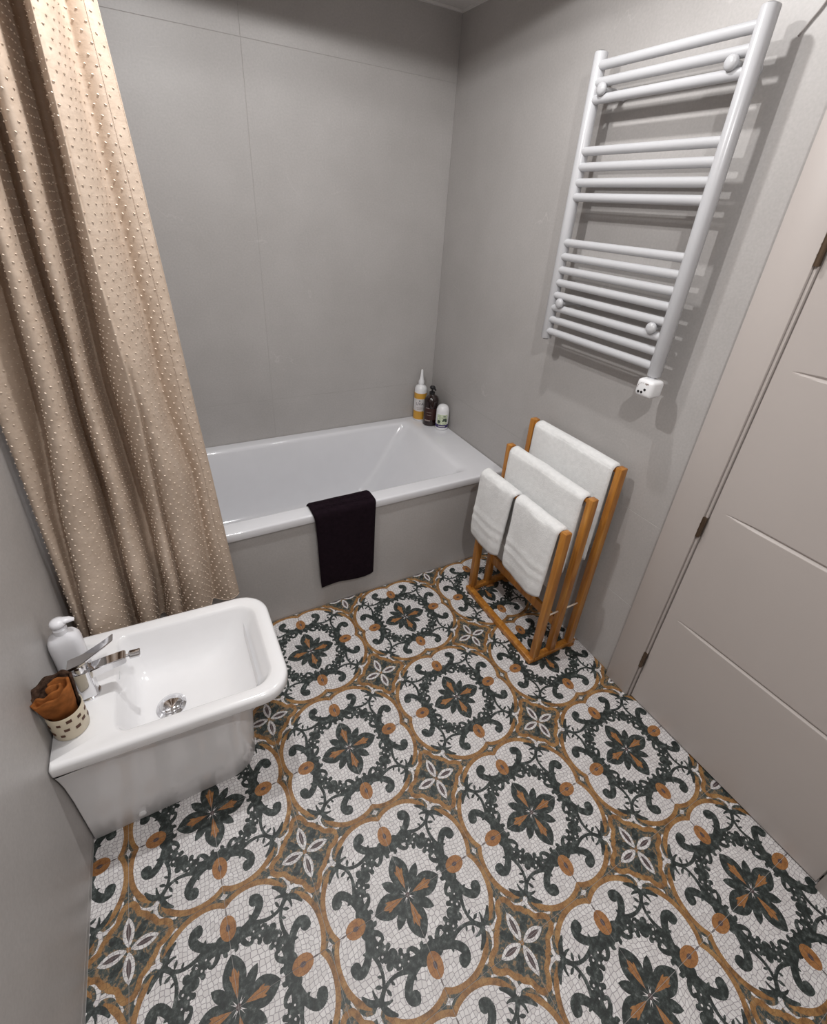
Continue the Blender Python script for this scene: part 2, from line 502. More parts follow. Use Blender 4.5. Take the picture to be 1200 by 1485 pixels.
def pattern():
    F = []
    def add(fs, mirror=True):
        for poly, mi in (fs if isinstance(fs, list) else [fs]):
            F.append((poly, mi))
            if mirror:
                F.append(([np.array([q[1], q[0]]) for q in poly][::-1], mi))
    # ground of the border: speckle over everything, then the star field
    add(([np.array(q) for q in ((-.02, -.02), (.52, -.02), (.52, .52), (-.02, .52))], K_), False)
    lobe = [(0.440, -.03), (0.440, 0.0), (0.462, 0.045), (0.474, .11), (0.467, .18), (0.446, .237), (0.412, .285), (0.372, .318), (.334, .334)]
    lob = spline(lobe, 6)
    # white crescents between rosette and star
    cres = spline([(.33, .345), (.385, .352), (.428, .335), (.455, .292), (.470, .25)], 5) + spline([(.478, .262), (.452, .325), (.428, .352), (.395, .372), (.35, .37)], 5)
    add((cres, W_))
    # ochre scalloped frame round the star, with speckled inside
    add(stroke_faces([(.502, .288, .012), (.478, .292, .015), (.458, .318, .015), (.446, .350, .014), (.425, .366, .014), (.407, .378, .014), (.398, .398, .014)], O_, 6))
    # ochre rim of the rosette
    add(stroke_faces([(0.452, -.012, .016), (0.456, .006, .016), (.474, .05, .017), (.486, .11, .016), (.479, .182, .017), (.457, .243, .017), (.424, .292, .015), (.39, .322, .011)], O_, 6))
    # white interior
    inner = [np.array([-.02, -.02])] + [np.array(q[:2]) for q in lob] + [np.array([q[1], q[0]]) for q in lob[::-1][1:]]
    add((inner, W_), False)
    # diamond between two rosettes
    add(([np.array(q) for q in ((.500, .033), (.484, .012), (.474, .0), (.484, -.012), (.500, -.033), (.52, 0))], K_))
    add(([np.array(q) for q in ((.500, .026), (.489, .006), (.482, .0), (.489, -.006), (.500, -.026), (.51, 0))], W_))
    # star petals and leaves
    add(lens(.404, .404, .452, .452, .022, G_))
    add(lens(.445, .425, .47, .462, .012, G_)); add(lens(.40, .43, .43, .42, .010, G_))
    add(lens(.5, .492, .5, .348, .030, W_))
    add(lens(.5, .465, .5, .372, .0125, U_))
    add(disc(.5, .5, .012, O_, 10), False)
    # tendril: out to the diagonal and back round the end of the lobe
    add(stroke_faces([(.298, .135, .014), (.283, .185, .011), (.279, .235, .009), (.292, .285, .010), (.322, .322, .013), (.352, .325, .015), (.385, .306, .014), (.412, .272, .007)], G_, 6))
    add(lens(.300, .285, .338, .268, .009, G_)); add(lens(.285, .25, .310, .235, .007, G_))
    add(stroke_faces([(.345, .318, .010), (.352, .292, .007), (.352, .270, .004)], G_, 4))
    # garland of leaves round the medallion
    add(stroke_faces([(.285, .06, .030), (.276, .105, .024), (.256, .140, .020), (.232, .172, .020), (.214, .214, .018)], G_, 5))
    add(lens(.262, .115, .222, .140, .017, G_)); add(lens(.245, .150, .198, .160, .016, G_))
    add(lens(.222, .195, .176, .176, .018, G_)); add(lens(.25, .16, .262, .205, .016, G_))
    add(lens(.225, .21, .246, .246, .015, G_)); add(disc(.272, .150, .020, G_, 10)); add(disc(.203, .150, .014, G_, 9))
    add(disc(.240, .198, .016, G_, 9))
    add(disc(.252, .178, .0065, W_, 8)); add(disc(.228, .155, .006, W_, 8)); add(disc(.262, .128, .005, W_, 7))
    # hook towards the medallion
    add(stroke_faces([(.278, .062, .018), (.248, .068, .015), (.226, .085, .012), (.222, .108, .012), (.236, .116, .010)], G_, 5))
    add(disc(.234, .101, .006, W_, 8))
    # big scroll
    add(stroke_faces([(.268, .02, .030), (.288, .075, .026), (.312, .125, .021), (.342, .165, .022), (.374, .184, .024), (.402, .174, .025), (.412, .152, .022)], G_, 6))
    add(disc(.402, .157, .030, G_, 12))
    add(lens(.318, .128, .350, .120, .008, G_)); add(lens(.285, .12, .268, .15, .012, G_))
    # body below the rose
    add(disc(.274, .0, .052, G_, 14, rx=.030)); add(disc(.292, .045, .034, G_, 12))
    add(lens(.244, .0, .300, .062, .02, G_)); add(lens(.25, .04, .22, .02, .012, G_))
    # rose
    add(lens(.395, .0, .442, .0, .004, U_))
    add(disc(.343, .0, .045, R_, 16, rx=.060)); add(disc(.343, .0, .012, U_, 8, rx=.018))
    # middle flower
    add(lens(.015, .015, .122, .122, .027, G_, skew=.6)); add(lens(.07, .075, .108, .09, .012, G_))
    add(lens(.004, 0, .222, 0, .062, G_, 10, .56))
    add(lens(.03, 0, .165, 0, .018, R_, 8, .6)); add(lens(.10, .012, .140, .024, .006, R_))
    add(disc(0, 0, .014, U_, 10), False)
    return F

def cdt_tile(faces):
    g = 0.0012
    verts, polys, mats = [], [], []
    sq = [(g, g), (.5 - g, g), (.5 - g, .5 - g), (g, .5 - g)]
    verts += [Vector(q) for q in sq]
    polys.append([0, 1, 2, 3])
    for poly, mi in faces:
        arr = np.array(poly)
        if arr[:, 0].max() < 0 or arr[:, 1].max() < 0 or arr[:, 0].min() > .5 or arr[:, 1].min() > .5:
            continue
        x_, y_ = arr[:, 0], arr[:, 1]
        if np.dot(x_, np.roll(y_, -1)) - np.dot(y_, np.roll(x_, -1)) < 0:
            poly = poly[::-1]
        i0 = len(verts)
        verts += [Vector((float(q[0]), float(q[1]))) for q in poly]
        polys.append(list(range(i0, i0 + len(poly))))
        mats.append(mi)
    v, e, f, ov, oe, of = delaunay_2d_cdt(verts, [], polys, 1, 1e-5, True)
    out, om = [], []
    for face, src in zip(f, of):
        if 0 not in src:
            continue
        s = max(src)
        out.append(face)
        om.append(mats[s - 1] if s > 0 else K_)
    bm = bmesh.new()
    bv = {}
    for face, mi in zip(out, om):
        vv = []
        for i in face:
            if i not in bv:
                bv[i] = bm.verts.new((v[i].x * P, v[i].y * P, 0))
            vv.append(bv[i])
        try:
            bf = bm.faces.new(vv)
            bf.material_index = mi
        except ValueError:
            pass
    return bm

def skirt(bm):
    es = [e for e in bm.edges if e.is_boundary]
    r = bmesh.ops.extrude_edge_only(bm, edges=es)
    for v in r['geom']:
        if isinstance(v, bmesh.types.BMVert):
            v.co.z = -0.006

floor = tag(bx('floor', M['grout'], None, XL - 0.1, 0.12, YF - 0.1, 0.1, -0.08, -0.0012), kind='structure')
FM = [M[k] for k in ('mosaic', 'ochre', 'green', 'mottle', 'rose', 'plum')]
base_bm = cdt_tile(pattern())
base_me = bpy.data.meshes.new('tile')
tmp = base_bm.copy(); skirt(tmp)
for f in tmp.faces:
    if f.normal.z < 0: f.normal_flip()
tmp.to_mesh(base_me); tmp.free()
for x in FM: base_me.materials.append(x)
X0, X1, Y0, Y1 = XL + 0.001, -0.001, YF + 0.002, TUB_Y - 0.001
for i in range(-4, 5):
    for j in range(-3, 6):
        cx, cy = OX + (i + .5) * P, OY - (j + .5) * P           # rosette centre
        for q in range(4):
            mw = Matrix.Translation((cx, cy, 0)) @ Matrix.Rotation(q * PI / 2, 4, 'Z')
            cs = [mw @ Vector((a, b, 0)) for a in (0, P / 2) for b in (0, P / 2)]
            ax0, ax1 = min(c.x for c in cs), max(c.x for c in cs)
            ay0, ay1 = min(c.y for c in cs), max(c.y for c in cs)
            if ax1 < X0 + .004 or ax0 > X1 - .004 or ay1 < Y0 + .004 or ay0 > Y1 - .004:
                continue
            if ax0 >= X0 and ax1 <= X1 and ay0 >= Y0 and ay1 <= Y1:
                o = link('tile', base_me, floor)
                o.matrix_local = mw
            else:
                b2 = base_bm.copy()
                bmesh.ops.transform(b2, matrix=mw, verts=b2.verts)
                for co, no in (((X0, 0, 0), (-1, 0, 0)), ((X1, 0, 0), (1, 0, 0)), ((0, Y0, 0), (0, -1, 0)), ((0, Y1, 0), (0, 1, 0))):
                    bmesh.ops.bisect_plane(b2, geom=b2.verts[:] + b2.edges[:] + b2.faces[:], plane_co=co, plane_no=no, clear_outer=True)
                if not b2.faces:
                    b2.free(); continue
                skirt(b2)
                me = bpy.data.meshes.new('tile')
                b2.to_mesh(me); b2.free()
                for x in FM: me.materials.append(x)
                link('tile', me, floor)
base_bm.free()

# ---- door in the right wall
door = empty('door_1', (-0.01, -1.72, 0), kind='structure')
def local(parent, o):
    o.matrix_parent_inverse = Matrix.Translation(parent.location).inverted()
    return o
cas = bmesh.new()
box(cas, -0.026, -0.001, -1.708, -1.604, 0.0005, 2.19, 0.004)
local(door, obj('casing', cas, M['door'], door, True, angle=0.7))
cas = bmesh.new()
box(cas, -0.018, 0.03, -1.7165, -1.7085, 0.0005, 2.10, 0.002)
local(door, obj('stop_bead', cas, M['door'], door, True, angle=0.7))
cas = bmesh.new(); box(cas, -0.026, -0.001, -2.48, -2.376, 0.0005, 2.19, 0.004)
local(door, obj('casing', cas, M['door'], door, True, angle=0.7))
cas = bmesh.new(); box(cas, -0.026, -0.001, -2.3755, -1.7085, 2.085, 2.19, 0.004)
local(door, obj('head_casing', cas, M['door'], door, True, angle=0.7))
# leaf with tapered V grooves
GZ = (0.462, 0.903, 1.344, 1.786)
ys = [-1.7185, -1.721, -1.757] + [-1.76 - 0.012 * k for k in range(1, 9)] + list(np.linspace(-1.88, -2.371, 8)) + [-2.373]
zs = [0.006, 0.009]
for gz in GZ:
    zs += [gz - 0.05] + [gz + d for d in (-.0085, -.007, -.0045, -.002, 0, .002, .0045, .007, .0085)]
zs += [2.077, 2.08]
bm = bmesh.new()
grid = []
for z in zs:
    row = []
    for y in ys:
        d = 0.0
        for gz in GZ:
            t = min(1.0, max(0.0, (-1.757 - y) / 0.09)) ** 0.6
            half = 0.0075 * t
            if half > 0:
                d = max(d, 0.0065 * t * max(0.0, 1 - abs(z - gz) / half))
        x = -0.012 + d
        if y in (ys[0], ys[-1]) or z in (zs[0], zs[-1]):
            x += 0.0025
        row.append(bm.verts.new((x, y, z)))
    grid.append(row)
for a, b in zip(grid, grid[1:]):
    for k in range(len(ys) - 1):
        bm.faces.new((a[k], a[k + 1], b[k + 1], b[k]))
r = bmesh.ops.extrude_edge_only(bm, edges=[e for e in bm.edges if e.is_boundary])
ev = [v for v in r['geom'] if isinstance(v, bmesh.types.BMVert)]
for v in ev: v.co.x = 0.028
bmesh.ops.contextual_create(bm, geom=[e for e in bm.edges if e.is_boundary])
local(door, obj('leaf', bm, M['door'], door))
for hz in (0.213, 0.829, 1.622):
    bm = bmesh.new()
    tube(bm, [(-0.023, -1.7125, hz - 0.036), (-0.023, -1.7125, hz + 0.036)], 0.0062, 12)
    box(bm, -0.0195, -0.012, -1.718, -1.7085, hz - 0.035, hz + 0.035)
    tube(bm, [(-0.023, -1.7125, hz + 0.010), (-0.023, -1.7125, hz + 0.013)], 0.0070, 12)
    tube(bm, [(-0.023, -1.7125, hz - 0.013), (-0.023, -1.7125, hz - 0.010)], 0.0070, 12)
    local(door, obj('hinge', bm, M['hinge'], door, True, angle=0.6))
local(door, bx('gap_shade_strip', M['dark_gap'], door, 0.012, 0.03, -2.42, -1.66, -0.004, 0.004))  # dark strip painted in for the shade under the door leaf

# ================================================================== OBJECTS
# ---- downlights, the last one added as fill
for i, (lx, ly, pw) in enumerate(LAMPS):
    d = empty('downlight', (lx, ly, ZC), label='round recessed ceiling downlight over the %s' % ('floor beside the towel radiator', 'floor in front of the bidet', 'floor by the door at the near end, unseen and added as fill')[i], cat='lamp')
    bm = bmesh.new()
    lathe(bm, [(0.052, -0.0005), (0.052, -0.004), (0.050, -0.006), (0.040, -0.006), (0.039, -0.0005)], 32, cap=False)
    obj('trim_ring', bm, M['white_plastic'], d, True, angle=0.6)
    bm = bmesh.new()
    lathe(bm, [(0.038, -0.0006), (0.038, -0.002)], 28)
    obj('lens', bm, M['lens'], d)
    ld = bpy.data.lights.new('downlight_beam', 'SPOT')
    ld.energy = pw
    ld.color = LAMP_COLOUR
    ld.spot_size = math.radians(166.4)
    ld.spot_blend = 0.06
    ld.shadow_soft_size = 0.022
    # the reflector sends less light sideways than straight down
    ld.use_nodes = True
    lt = ld.node_tree
    em = lt.nodes['Emission']
    tcn = lt.nodes.new('ShaderNodeTexCoord')
    sx_ = lt.nodes.new('ShaderNodeSeparateXYZ')
    L(lt, tcn.outputs['Normal'], sx_.inputs[0])
    ab = N(lt, 'ShaderNodeMath', operation='ABSOLUTE'); L(lt, sx_.outputs['Z'], ab.inputs[0])
    ma = N(lt, 'ShaderNodeMath', operation='MULTIPLY_ADD'); L(lt, ab.outputs[0], ma.inputs[0])
    ma.inputs[1].default_value = 0.55
    ma.inputs[2].default_value = 0.45
    L(lt, ma.outputs[0], em.inputs['Strength'])
    lo = bpy.data.objects.new('downlight_beam', ld)
    COL.objects.link(lo)
    lo.parent = d
    lo.location = (0, 0, -0.012)

# ---- bathtub
tub = empty('bathtub', (-0.9, -0.38, 0), label='white built-in bathtub with grey tiled front panel along the back wall', cat='bathtub')
bm = bmesh.new()
H = 0.524
def rr(x0, x1, y0, y1, z, r): return rrect(x0, x1, y0, y1, z, (r, r, r, r), 8)
loops = [rr(XL + .002, -.0015, -.740, -.0015, .486, .004), rr(XL + .002, -.0015, -.7660, -.0015, .486, .006), rr(XL + .002, -.0015, -.7680, -.0015, .490, .008),
         rr(XL + .002, -.0015, -.7680, -.0015, .517, .010), rr(XL + .003, -.0022, -.7665, -.0022, .521, .011), rr(XL + .004, -.003, -.7635, -.003, .5233, .012), rr(XL + .008, -.008, -.757, -.008, H, .014),
         rrect(-1.705, -.150, -.700, -.052, H - .0005, (.045,) * 4), rrect(-1.697, -.172, -.694, -.060, .5225, (.05,) * 4), rrect(-1.692, -.192, -.689, -.066, .516, (.052,) * 4), rrect(-1.689, -.207, -.685, -.070, .504, (.054,) * 4),
         rrect(-1.665, -.31, -.668, -.090, .36, (.06,) * 4), rrect(-1.64, -.40, -.650, -.108, .235, (.07,) * 4), rrect(-1.62, -.46, -.632, -.124, .165, (.08,) * 4),
         rrect(-1.59, -.50, -.610, -.148, .130, (.08,) * 4), rrect(-1.54, -.56, -.570, -.190, .118, (.08,) * 4), rrect(-1.2, -.9, -.42, -.34, .114, (.03,) * 4)]
loft(bm, loops, cap0=False)
local(tub, obj('basin', bm, M['enamel'], tub, True))
ap = bx('apron', M['grout'], tub, XL + .002, -.002, TUB_Y + T * .3, TUB_Y + .03, .0005, .485)
local(tub, ap)
for a0, a1 in ((XL + .002, -.002),):
    bm = bmesh.new()
    box(bm, a0, a1, TUB_Y, TUB_Y + T, .002, .4845, .0006, 1)
    t_ = obj('tile', bm, M['wall'], ap)
bm = bmesh.new(); lathe(bm, [(.024, .1150), (.024, .1175), (.018, .119)], 24, -1.15, -.38)
local(tub, obj('drain', bm, M['chrome'], tub, True, angle=.6))

# ---- draped cloth helper
def drape(name, m, parent, prof, y0, y1, th, axis='y', ny=26, wob=0.004, seed=0, edge=None, taper=None, band=None):
    """prof: centre line (u, z) of the cloth across its support; extruded along the bar from y0 to y1 (or along x)"""
    rnd = random.Random(seed)
    ph = [rnd.uniform(0, 6.28) for _ in range(8)]
    pr = spline(prof, 10)
    n = len(pr)
    ts = []
    for i in range(n):
        a, b = pr[max(0, i - 1)], pr[min(n - 1, i + 1)]
        d = np.array([b[0] - a[0], b[1] - a[1]]); d = d / (np.hypot(*d) + 1e-9)
        ts.append(np.array([-d[1], d[0]]))
    bm = bmesh.new()
    rows = []
    for j in range(ny + 1):
        t = j / ny
        e = min(t, 1 - t) * abs(y1 - y0)
        w = th * min(1.0, math.sqrt(max(0.0, 1 - (1 - min(1, e / (th * .8))) ** 2)) + 0.12)
        ring_o, ring_i = [], []
        for i in range(n):
            s = i / (n - 1)
            hang = abs(s - .5) * 2
            off = wob * hang * (math.sin(3.1 * t * 2 + ph[0] + 2 * s) + .6 * math.sin(9 * t + ph[1]) + .35 * math.sin(17 * t + ph[2] + 5 * s))
            bul = 1 + .10 * math.sin(25 * s + ph[3]) * math.sin(11 * t + ph[4])
            we = w * bul * min(1.0, .35 + 18 * min(s, 1 - s))
            if band:
                for bs in band:
                    we *= 1 + .38 * math.exp(-((s - bs) / .007) ** 2)
            y = y0 + (y1 - y0) * t
            dz = 0.0
            if edge: dz = edge(s, t)
            if taper: y += taper(s, t)
            u, z = pr[i][0] + off, pr[i][1] + dz
            o_ = (u + ts[i][0] * we / 2, z + ts[i][1] * we / 2)
            i_ = (u - ts[i][0] * we / 2, z - ts[i][1] * we / 2)
            if axis == 'y':
                ring_o.append(bm.verts.new((o_[0], y, o_[1]))); ring_i.append(bm.verts.new((i_[0], y, i_[1])))
            else:
                ring_o.append(bm.verts.new((y, o_[0], o_[1]))); ring_i.append(bm.verts.new((y, i_[0], i_[1])))
        rows.append(ring_o + ring_i[::-1])
    k = len(rows[0])
    for a, b in zip(rows, rows[1:]):
        for i in range(k):
            bm.faces.new((a[i], a[(i + 1) % k], b[(i + 1) % k], b[i]))
    for rw in (rows[0], rows[-1]):
        for i in range(n - 1):
            try: bm.faces.new((rw[i], rw[i + 1], rw[k - 2 - i], rw[k - 1 - i]))
            except ValueError: pass
    return obj(name, bm, m, parent, True)

# ---- dark towel over the tub rim
dt = drape('bath_mat', M['dark_terry'], None,
           [(-.7785, .140), (-.779, .25), (-.7785, .40), (-.7785, .49), (-.776, .522), (-.764, .5325), (-.735, .534), (-.705, .5335), (-.688, .5265), (-.680, .505), (-.672, .42), (-.664, .33)],
           -.985, -.707, .011, axis='x', ny=30, wob=0.0015, seed=3,
           edge=lambda s, t: (-0.016 * (1 - t) + .012 * math.sin(5 * t + .6)) * max(0, 1 - s * 5) if s < .2 else 0,
           taper=lambda s, t: (.022 * (1 - t) + -.006 * t) * max(0, 1 - s * 2.4))
tag(dt, 'dark aubergine towelling bath mat hung over the white tub rim', 'bath mat')
# woven band across the top of the mat
bm = bmesh.new()
for k, (y_, w) in enumerate(((-.757, .0018), (-.748, .0014), (-.721, .0014), (-.712, .0018))):
    tube(bm, [(-.972 + .004 * k, y_, .5397), (-.85, y_, .5402), (-.715, y_, .5397)], w, 6)
bd = obj('woven_band', bm, M['dark_terry'], dt)
# ---- bottles on the tub ledge
def bottle(name, x, y, rz, label, cat='bottle'):
    return empty(name, (x, y, H), rz, label=label, cat=cat, group='bottles on the tub corner')
GB = 'bottles on the tub corner'
FACE = math.atan2(-2.304 + .1, -1.41 + .08)       # turn towards the room

def text_mesh(name, s, size, m, parent, R, z, ang0=0.0, depth=.0004, squeeze=1.0):
    c = bpy.data.curves.new(name, 'FONT')
    c.body = s; c.size = size; c.align_x = 'CENTER'; c.align_y = 'CENTER'; c.extrude = 0
    o = bpy.data.objects.new(name, c); COL.objects.link(o)
    dg = bpy.context.evaluated_depsgraph_get()
    me = bpy.data.meshes.new_from_object(o.evaluated_get(dg))
    bpy.data.objects.remove(o)
    bm = bmesh.new(); bm.from_mesh(me); bpy.data.meshes.remove(me)
    for v in bm.verts:
        a = ang0 + v.co.x * squeeze / R
        v.co = Vector((R * math.cos(a), R * math.sin(a), z + v.co.y))
    return obj(name, bm, m, parent)

def curved_patch(bm, R, a0, a1, z0, z1, n=10, th=.0005):
    ring = []
    for k in range(n + 1):
        a = a0 + (a1 - a0) * k / n
        ring.append([bm.verts.new((r_ * math.cos(a), r_ * math.sin(a), z)) for r_, z in ((R, z0), (R + th, z0), (R + th, z1), (R, z1))])
    for a, b in zip(ring, ring[1:]):
        for k in range(4):
            bm.faces.new((a[k], a[(k + 1) % 4], b[(k + 1) % 4], b[k]))
    bm.faces.new(ring[0]); bm.faces.new(ring[-1][::-1])

def curved_blob(bm, R, a, z, ra, rz, n=12):
    c = bm.verts.new((R * math.cos(a), R * math.sin(a), z))
    ring = []
    for k in range(n):
        t = 2 * PI * k / n
        aa = a + ra * math.cos(t) / R
        ring.append(bm.verts.new((R * math.cos(aa), R * math.sin(aa), z + rz * math.sin(t))))
    for k in range(n):
        bm.faces.new((c, ring[k], ring[(k + 1) % n]))

# 1 tall white and yellow bottle with pointed spout
b1 = bottle('spray_bottle', -.103, -.050, FACE, 'tall white bottle with yellow label bands and pointed spout in the tub corner')
r1 = .036
bm = bmesh.new(); lathe(bm, [(r1 - .003, .0005), (r1, .003), (r1, .188), (r1 - .0015, .198), (r1 - .008, .210), (.015, .219), (.0135, .224)], 32)
obj('body', bm, M['white_plastic'], b1, True, angle=.8)
bm = bmesh.new(); lathe(bm, [(.0165, .222), (.0165, .240), (.013, .245), (.0090, .268), (.0060, .302), (.0035, .308)], 24)
obj('spout', bm, M['white_plastic'], b1, True, angle=.8)
for z0, z1 in ((.010, .062), (.138, .172)):
    bm = bmesh.new(); curved_patch(bm, r1 + .0003, -PI, PI, z0, z1, 36); obj('label_band', bm, M['yellow'], b1)
bm = bmesh.new(); curved_patch(bm, r1 + .0003, -.95, .95, .064, .136, 14); obj('label', bm, M['paper'], b1)
text_mesh('lettering', 'UVA', .024, M['ink'], b1, r1 + .0012, .108)
bm = bmesh.new(); curved_blob(bm, r1 + .0012, -.05, .127, .004, .004); obj('emblem', bm, M['ink'], b1)
bm = bmesh.new(); curved_patch(bm, r1 + .0009, -.5, .5, .082, .085, 8, .0003); curved_patch(bm, r1 + .0009, -.4, .4, .074, .0765, 8, .0003); obj('small_print', bm, M['greyprint'], b1)

# 2 dark amber pump bottle
b2 = bottle('pump_bottle', -.077, -.137, FACE, 'dark amber bottle with black pump head in the middle of the corner bottles')
r2 = .0425
bm = bmesh.new(); lathe(bm, [(r2 - .004, .0005), (r2, .004), (r2, .150), (r2 - .003, .163), (r2 - .012, .176), (.016, .184), (.014, .190)], 36)
obj('body', bm, M['amber'], b2, True, angle=.8)
bm = bmesh.new(); lathe(bm, [(.016, .186), (.0165, .200), (.008, .203), (.005, .206), (.005, .220)], 24); obj('collar', bm, M['black'], b2, True, angle=.6)
bm = bmesh.new(); lathe(bm, [(.013, .218), (.0165, .222), (.0165, .229), (.012, .234)], 22); tube(bm, [(.0, 0, .226), (.022, .012, .227), (.034, .019, .222)], [.007, .006, .0045], 10)
obj('pump_head', bm, M['black'], b2, True, angle=.7)
bm = bmesh.new(); curved_patch(bm, r2 + .0002, -.85, .75, .040, .110, 14, .0003); obj('label', bm, M['amber_label'], b2)
for z, a0, a1, h in ((.112, -.75, -.2, .004), (.036, -.8, 0, .007), (.086, -.6, .1, .002), (.070, -.5, .1, .002)):
    bm = bmesh.new()
    curved_patch(bm, r2 + .0008, a0, a1, z - h / 2, z + h / 2, 6, .0003)
    obj('small_print', bm, M['greyprint'], b2)

# 3 short white bottle with domed cap
b3 = bottle('lotion_bottle', -.046, -.219, FACE, 'short white bottle with purple band and green leaf picture, nearest of the corner bottles')
r3 = .0365
bm = bmesh.new(); lathe(bm, [(r3 - .004, .0005), (r3 - .001, .004), (r3, .010), (r3, .103), (r3 - .001, .1055)], 32); obj('body', bm, M['white_plastic'], b3, True, angle=.8)
bm = bmesh.new(); lathe(bm, [(r3, .106), (r3 - .0002, .118), (r3 - .004, .132), (r3 - .012, .1435), (r3 - .024, .149), (.002, .150)], 32); obj('cap', bm, M['white_plastic'], b3, True, angle=.8)
bm = bmesh.new(); curved_patch(bm, r3 + .0002, -PI, PI, .018, .037, 32, .0003); obj('label_band', bm, M['purple'], b3)
bm = bmesh.new(); curved_patch(bm, r3 + .0002, -.9, .9, .038, .098, 14, .0003); obj('label', bm, M['leafprint'], b3)
for a, z, ra, rz in ((-.52, .055, .009, .010), (.42, .070, .012, .007), (.60, .060, .008, .006), (.35, .088, .008, .003), (.15, .062, .007, .005)):
    bm = bmesh.new()
    curved_blob(bm, r3 + .0010, a, z, ra, rz)
    obj('leaf_print', bm, M['leafdark'], b3)
bm = bmesh.new(); curved_patch(bm, r3 + .0007, -.6, .5, .025, .0285, 8, .0003); obj('small_print', bm, M['paper'], b3)

# ---- towel radiator
rad = empty('towel_radiator', (-.001, -1.2, 1.22), label='white ladder towel radiator with fifteen bars on the right wall', cat='radiator')
RY0, RY1 = -.955, -1.441
for y in (RY0, RY1):
    bm = bmesh.new()
    prof = []
    w, dep = .0185, .019
    for k in range(13):                                 # D shape, round to the front
        a = PI * k / 12
        prof.append((-.088 - dep * math.sin(a) * .9, y + w * math.cos(a)))
    prof += [(-.075, y - w), (-.073, y - w + .002), (-.073, y + w - .002), (-.075, y + w)]
    z0, z1 = 1.237, 2.092
    def lp(z, k): return [Vector((-.086 + (x + .086) * k, y + (yy - y) * k, z)) for x, yy in prof]
    loft(bm, [lp(z0, .90), lp(z0 + .003, 1), lp(z1 - .003, 1), lp(z1, .90)])
    up = local(rad, obj('upright', bm, M['radiator'], rad, True, angle=.7))
    for za, zb in ((z1 - .0005, z1 + .003), (z0 - .004, z0 + .0005)):
        bm = bmesh.new(); lathe(bm, [(.010, za), (.010, zb)], 16, -.086, y)
        obj('end_plug', bm, M['dark_gap'], up)
BARS = [2.058, 2.016, 1.974, 1.840, 1.797, 1.753, 1.711, 1.572, 1.527, 1.483, 1.440, 1.397, 1.353, 1.310, 1.266]
for z in BARS:
    bm = bmesh.new()
    tube(bm, [(-.088, RY0 - .010, z), (-.088, RY1 + .010, z)], .0130, 16)
    local(rad, obj('bar', bm, M['radiator'], rad, True, angle=.9))
for y, z in ((-1.003, 1.995), (-1.400, 1.995), (-1.008, 1.375), (-1.398, 1.375)):
    bm = bmesh.new()
    tube(bm, [(-.001, y, z), (-.006, y, z), (-.0065, y, z), (-.1, y, z)], [.017, .017, .0085, .0085], 16)
    tube(bm, [(-.096, y, z), (-.100, y, z), (-.107, y, z), (-.1125, y, z), (-.1145, y, z)], [.012, .0165, .0170, .013, .005], 20)
    local(rad, obj('bracket', bm, M['radiator'], rad, True, angle=.8))
# thermostat block under the right upright
TY, TZ = -1.446, 1.203
th = empty('thermostat', (0, 0, 0)); th.parent = rad; local(rad, th)
bm = bmesh.new(); box(bm, -.124, -.066, TY - .030, TY + .030, TZ - .028, TZ + .028, .013, 5)
obj('housing', bm, M['white_plastic'], th, True, angle=.9)
bm = bmesh.new(); lathe(bm, [(.012, TZ + .0275), (.012, TZ + .031), (.009, TZ + .0315), (.009, TZ + .0335)], 20, -.088, RY1); obj('coupling', bm, M['chrome'], th, True, angle=.6)
bm = bmesh.new()
for y, z in ((TY + .014, TZ - .013), (TY + .003, TZ - .012), (TY - .006, TZ - .002)):
    tube(bm, [(-.1235, y, z), (-.1250, y, z)], .0040, 14)
obj('button', bm, M['black'], th, True, angle=.6)
bm = bmesh.new()
for k in range(7):
    a = math.radians(178 - 22 * k)
    y, z = TY + .004 - .017 * math.cos(a), TZ + .001 + .016 * math.sin(a)
    box(bm, -.1244, -.1235, y - .0009, y + .0009, z - .0013, z + .0013)
box(bm, -.1244, -.1235, TY - .014, TY - .004, TZ + .0145, TZ + .0182)
obj('scale_print', bm, M['greyprint'], th)
for c in th.children: c.matrix_parent_inverse = Matrix.Identity(4)

# thin cord running up from the radiator end
bm = bmesh.new()
tube(bm, [tuple(q) for q in spline([(-.004, -1.476, 2.045), (-.004, -1.490, 2.066), (-.004, -1.512, 2.10), (-.004, -1.530, 2.16), (-.004, -1.538, 2.28), (-.004, -1.538, ZC - .012)], 6)], .0022, 8)
tag(obj('power_cord', bm, M['cord'], None, True), 'thin grey cord running up the wall beside the radiator top', 'cord')

# ---- towel stand
st = empty('towel_stand', (-.165, -1.19, 0), label='bamboo three-tier towel stand against the right wall beside the tub', cat='towel rack')
SY = (-.958, -1.416)
UX = ((-.257, .672), (-.166, .790), (-.058, .893))
def part(name, *a, m=None):
    return local(st, bx(name, m or M['wood'], st, *a))
for sy in SY:
    part('base_rail', -.259, -.028, sy - .013, sy + .013, .0005, .026, .003)
    for ux, uz in UX:
        part('upright', ux - .0165, ux + .0165, sy - .0135, sy + .0135, .0262, uz, .004)
    bm = bmesh.new(); tube(bm, [(UX[0][0] + .0166, sy, .252), (UX[1][0] - .0166, sy, .252)], .0035, 10); local(st, obj('peg', bm, M['tuft'], st, True))
    bm = bmesh.new(); tube(bm, [(UX[1][0] + .0166, sy, .252), (UX[2][0] - .0166, sy, .252)], .0035, 10); local(st, obj('peg', bm, M['tuft'], st, True))
part('front_rail', -.288, -.2595, -1.428, -.947, .0005, .026, .003)
part('stretcher', -.174, -.158, SY[1] + .0136, SY[0] - .0136, .150, .200, .003)
